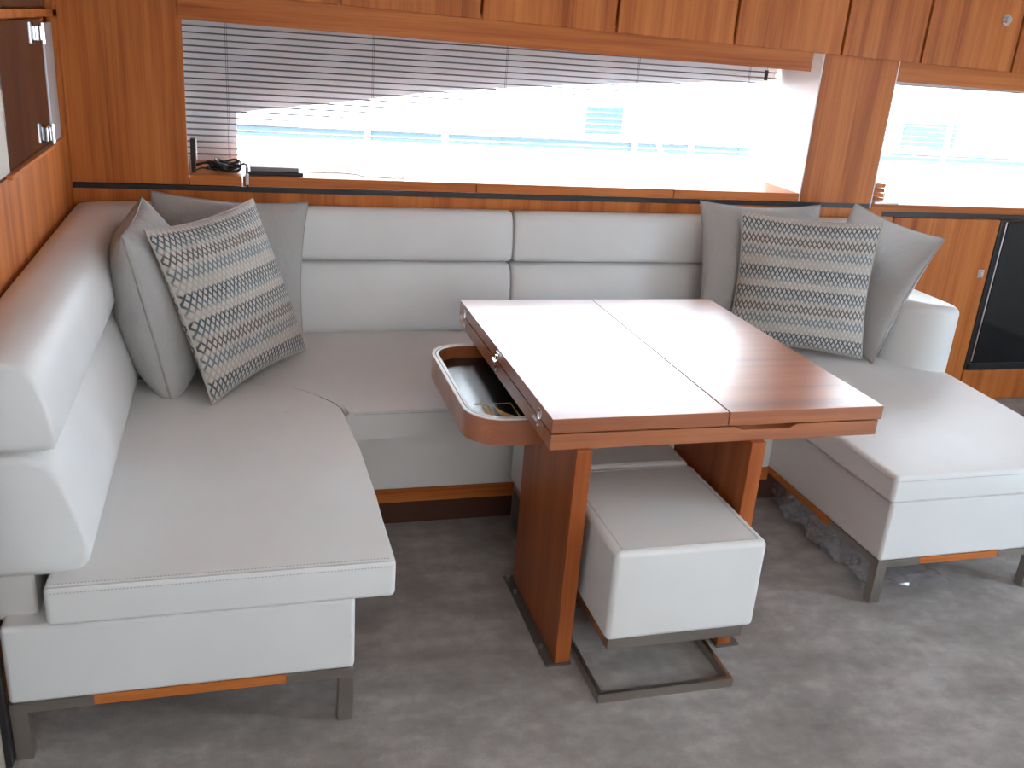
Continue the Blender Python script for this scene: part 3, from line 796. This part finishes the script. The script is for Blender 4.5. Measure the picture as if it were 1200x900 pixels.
box('lower_shell', (0.418, 0.628, 0.53, 0.68, 1.0215, 1.036), BLACK_PLASTIC, bk, 0.003)
bk2 = thing('grey_box', (0.51, 0.60, 1.036), 'thin grey box on top of the flat dark case', 'box')
box('lid', (0.435, 0.612, 0.54, 0.67, 1.0355, 1.052), GREY_PLASTIC, bk2, 0.003)
def sill_cable(name, pts, label, r=0.0022):
    o = tube(name, pts, r, WHITE_PLASTIC); tag(o, label, 'cable'); return o
sill_cable('white_cable', [(0.62, 0.60, 1.030), (0.68, 0.62, 1.026), (0.78, 0.64, 1.025), (0.84, 0.60, 1.026), (0.86, 0.56, 1.0255), (0.93, 0.545, 1.0255), (1.0, 0.545, 1.0255), (1.02, 0.56, 1.0255), (1.01, 0.58, 1.0255)], 'thin white cable trailing along the ledge from the grey box')
wbk = thing('slotted_block', (3.2, 0.58, 0.985), 'small slotted teak block on the ledge beside the pillar', 'block')
for k in range(4): box('slat', (3.136, 3.232, 0.555, 0.62, 0.985 + k * .0215, 0.985 + k * .0215 + .018), WOOD_X, wbk, 0.002)
box('spine', (3.14, 3.20, 0.575, 0.60, 0.985, 1.065), WOOD_X, wbk, 0)
sb = thing('silver_tray', (3.2, 0.52, 0.985), 'small silver tray on the ledge in front of the slotted block', 'tray')
box('dish', (3.145, 3.275, 0.495, 0.55, 0.9845, 0.995), STEEL, sb, 0.003)
sill_cable('white_cable', [(3.225, 0.545, 0.996), (3.235, 0.555, 1.02), (3.255, 0.60, 1.05), (3.30, 0.66, 1.06), (3.36, 0.70, 1.04), (3.40, 0.72, 0.998), (3.43, 0.74, 0.9885)], 'white cable looping over the ledge from the silver tray')

# ------------------------------------------------------------------ crumpled plastic film under the chaise
bm = bmesh.new(); rp = random.Random(11)
NU, NV = 44, 20; g_ = []
for i in range(NU + 1):
    row = []
    for j in range(NV + 1):
        s_ = i / NU; t_ = j / NV
        y = -0.42 - 0.60 * s_
        edge = 0.055 * math.sin(3.3 * s_ + .5) * s_
        x = 2.262 + (0.02 - edge) * (1 - t_) * 0.8 + 0.50 * max(0, t_ - 0.35) + 0.012 * math.sin(17 * s_ + 5 * t_) + rp.uniform(-.008, .008)
        z = 0.004 + 0.118 * max(0.0, 1 - t_ / 0.40) ** 1.1 * (0.55 + .45 * math.sin(2.6 * s_ + .3)) + 0.020 * abs(math.sin(13 * s_ + 9 * t_)) + 0.012 * abs(math.sin(7 * s_ - 23 * t_)) + rp.uniform(0, .009)
        if t_ < .05: x = 2.275
        row.append(bm.verts.new((x, y + rp.uniform(-.008, .008), min(0.1255, max(0.002, z)))))
    g_.append(row)
for i in range(NU):
    for j in range(NV): bm.faces.new((g_[i][j], g_[i + 1][j], g_[i + 1][j + 1], g_[i][j + 1]))
tag(obj('plastic_sheet', bm, FILM, ang=25), 'crumpled clear plastic film on the carpet under the chaise', 'plastic sheet')

# ------------------------------------------------------------------ outside: own side deck, rail, moored yacht, water
tag(box('side_deck', (-3, 9, 0.93, 1.75, 0.55, 0.62), GELCOAT, r=0.01), 'white side deck outside the windows', 'deck', kind='structure')
tag(box('bulwark', (-3, 9, 1.70, 1.78, 0.60, 1.022), GELCOAT, r=0.02), 'white bulwark along the side deck', 'bulwark', kind='structure')
gr = thing('guard_rail', (2, 1.74, 0.9), 'white guard rail with stanchions on the bulwark', 'rail')
tube('top_rail', [(-3, 1.74, 1.30), (9, 1.74, 1.30)], 0.014, GELCOAT, gr)
tube('mid_rail', [(-3, 1.74, 1.10), (9, 1.74, 1.10)], 0.009, GELCOAT, gr)
for x in (-1.4, -0.2, 1.02, 1.42, 2.48, 2.82, 3.9, 4.5, 5.4, 6.6): tube('stanchion', [(x, 1.74, 0.90), (x, 1.74, 1.30)], 0.016, GELCOAT, gr)
tube('brace', [(2.52, 1.74, 1.29), (2.70, 1.74, 0.905)], 0.013, GELCOAT, gr)
tag(box('water', (-60, 80, 1.9, 120, -0.7, -0.6), plain('harbour_water', (0.10, 0.14, 0.16), 0.15), r=0), 'harbour water beyond the side deck', 'water', kind='structure')
yt = thing('moored_yacht', (3, 5, -0.6), 'white motor yacht moored alongside outside the windows', 'yacht')
bm = bmesh.new(); add_prism(bm, [(-6, 4.05), (11, 4.05), (14.5, 5.6), (11, 7.6), (-6, 7.6)], 0.83, 1.12); bev(bm, .02); obj('topsides', bm, GELCOAT, yt)
bm = bmesh.new(); add_prism(bm, [(-5.9, 4.10), (10.8, 4.10), (14, 5.6), (10.8, 7.5), (-5.9, 7.5)], -0.6, 0.831); obj('hull', bm, BLUE_STRIPE, yt)
cbn = bmesh.new(); add_prism(cbn, [(-4, 4.7), (9, 4.7), (11, 5.6), (9, 6.9), (-4, 6.9)], 1.11, 2.6); bev(cbn, .03); cab = obj('cabin', cbn, GELCOAT, yt)
for x0, x1 in ((-2.6, -1.1), (0.2, 1.5), (4.9, 6.0), (6.25, 7.3)): box('cabin_window', (x0, x1, 4.68, 4.705, 1.55, 2.05), BOAT_GLASS, cab, 0.004)
for x0, x1 in ((3.02, 3.33), (5.95, 6.5)): box('hull_window', (x0, x1, 4.035, 4.06, 0.88, 1.10), BOAT_GLASS, yt, 0.004)
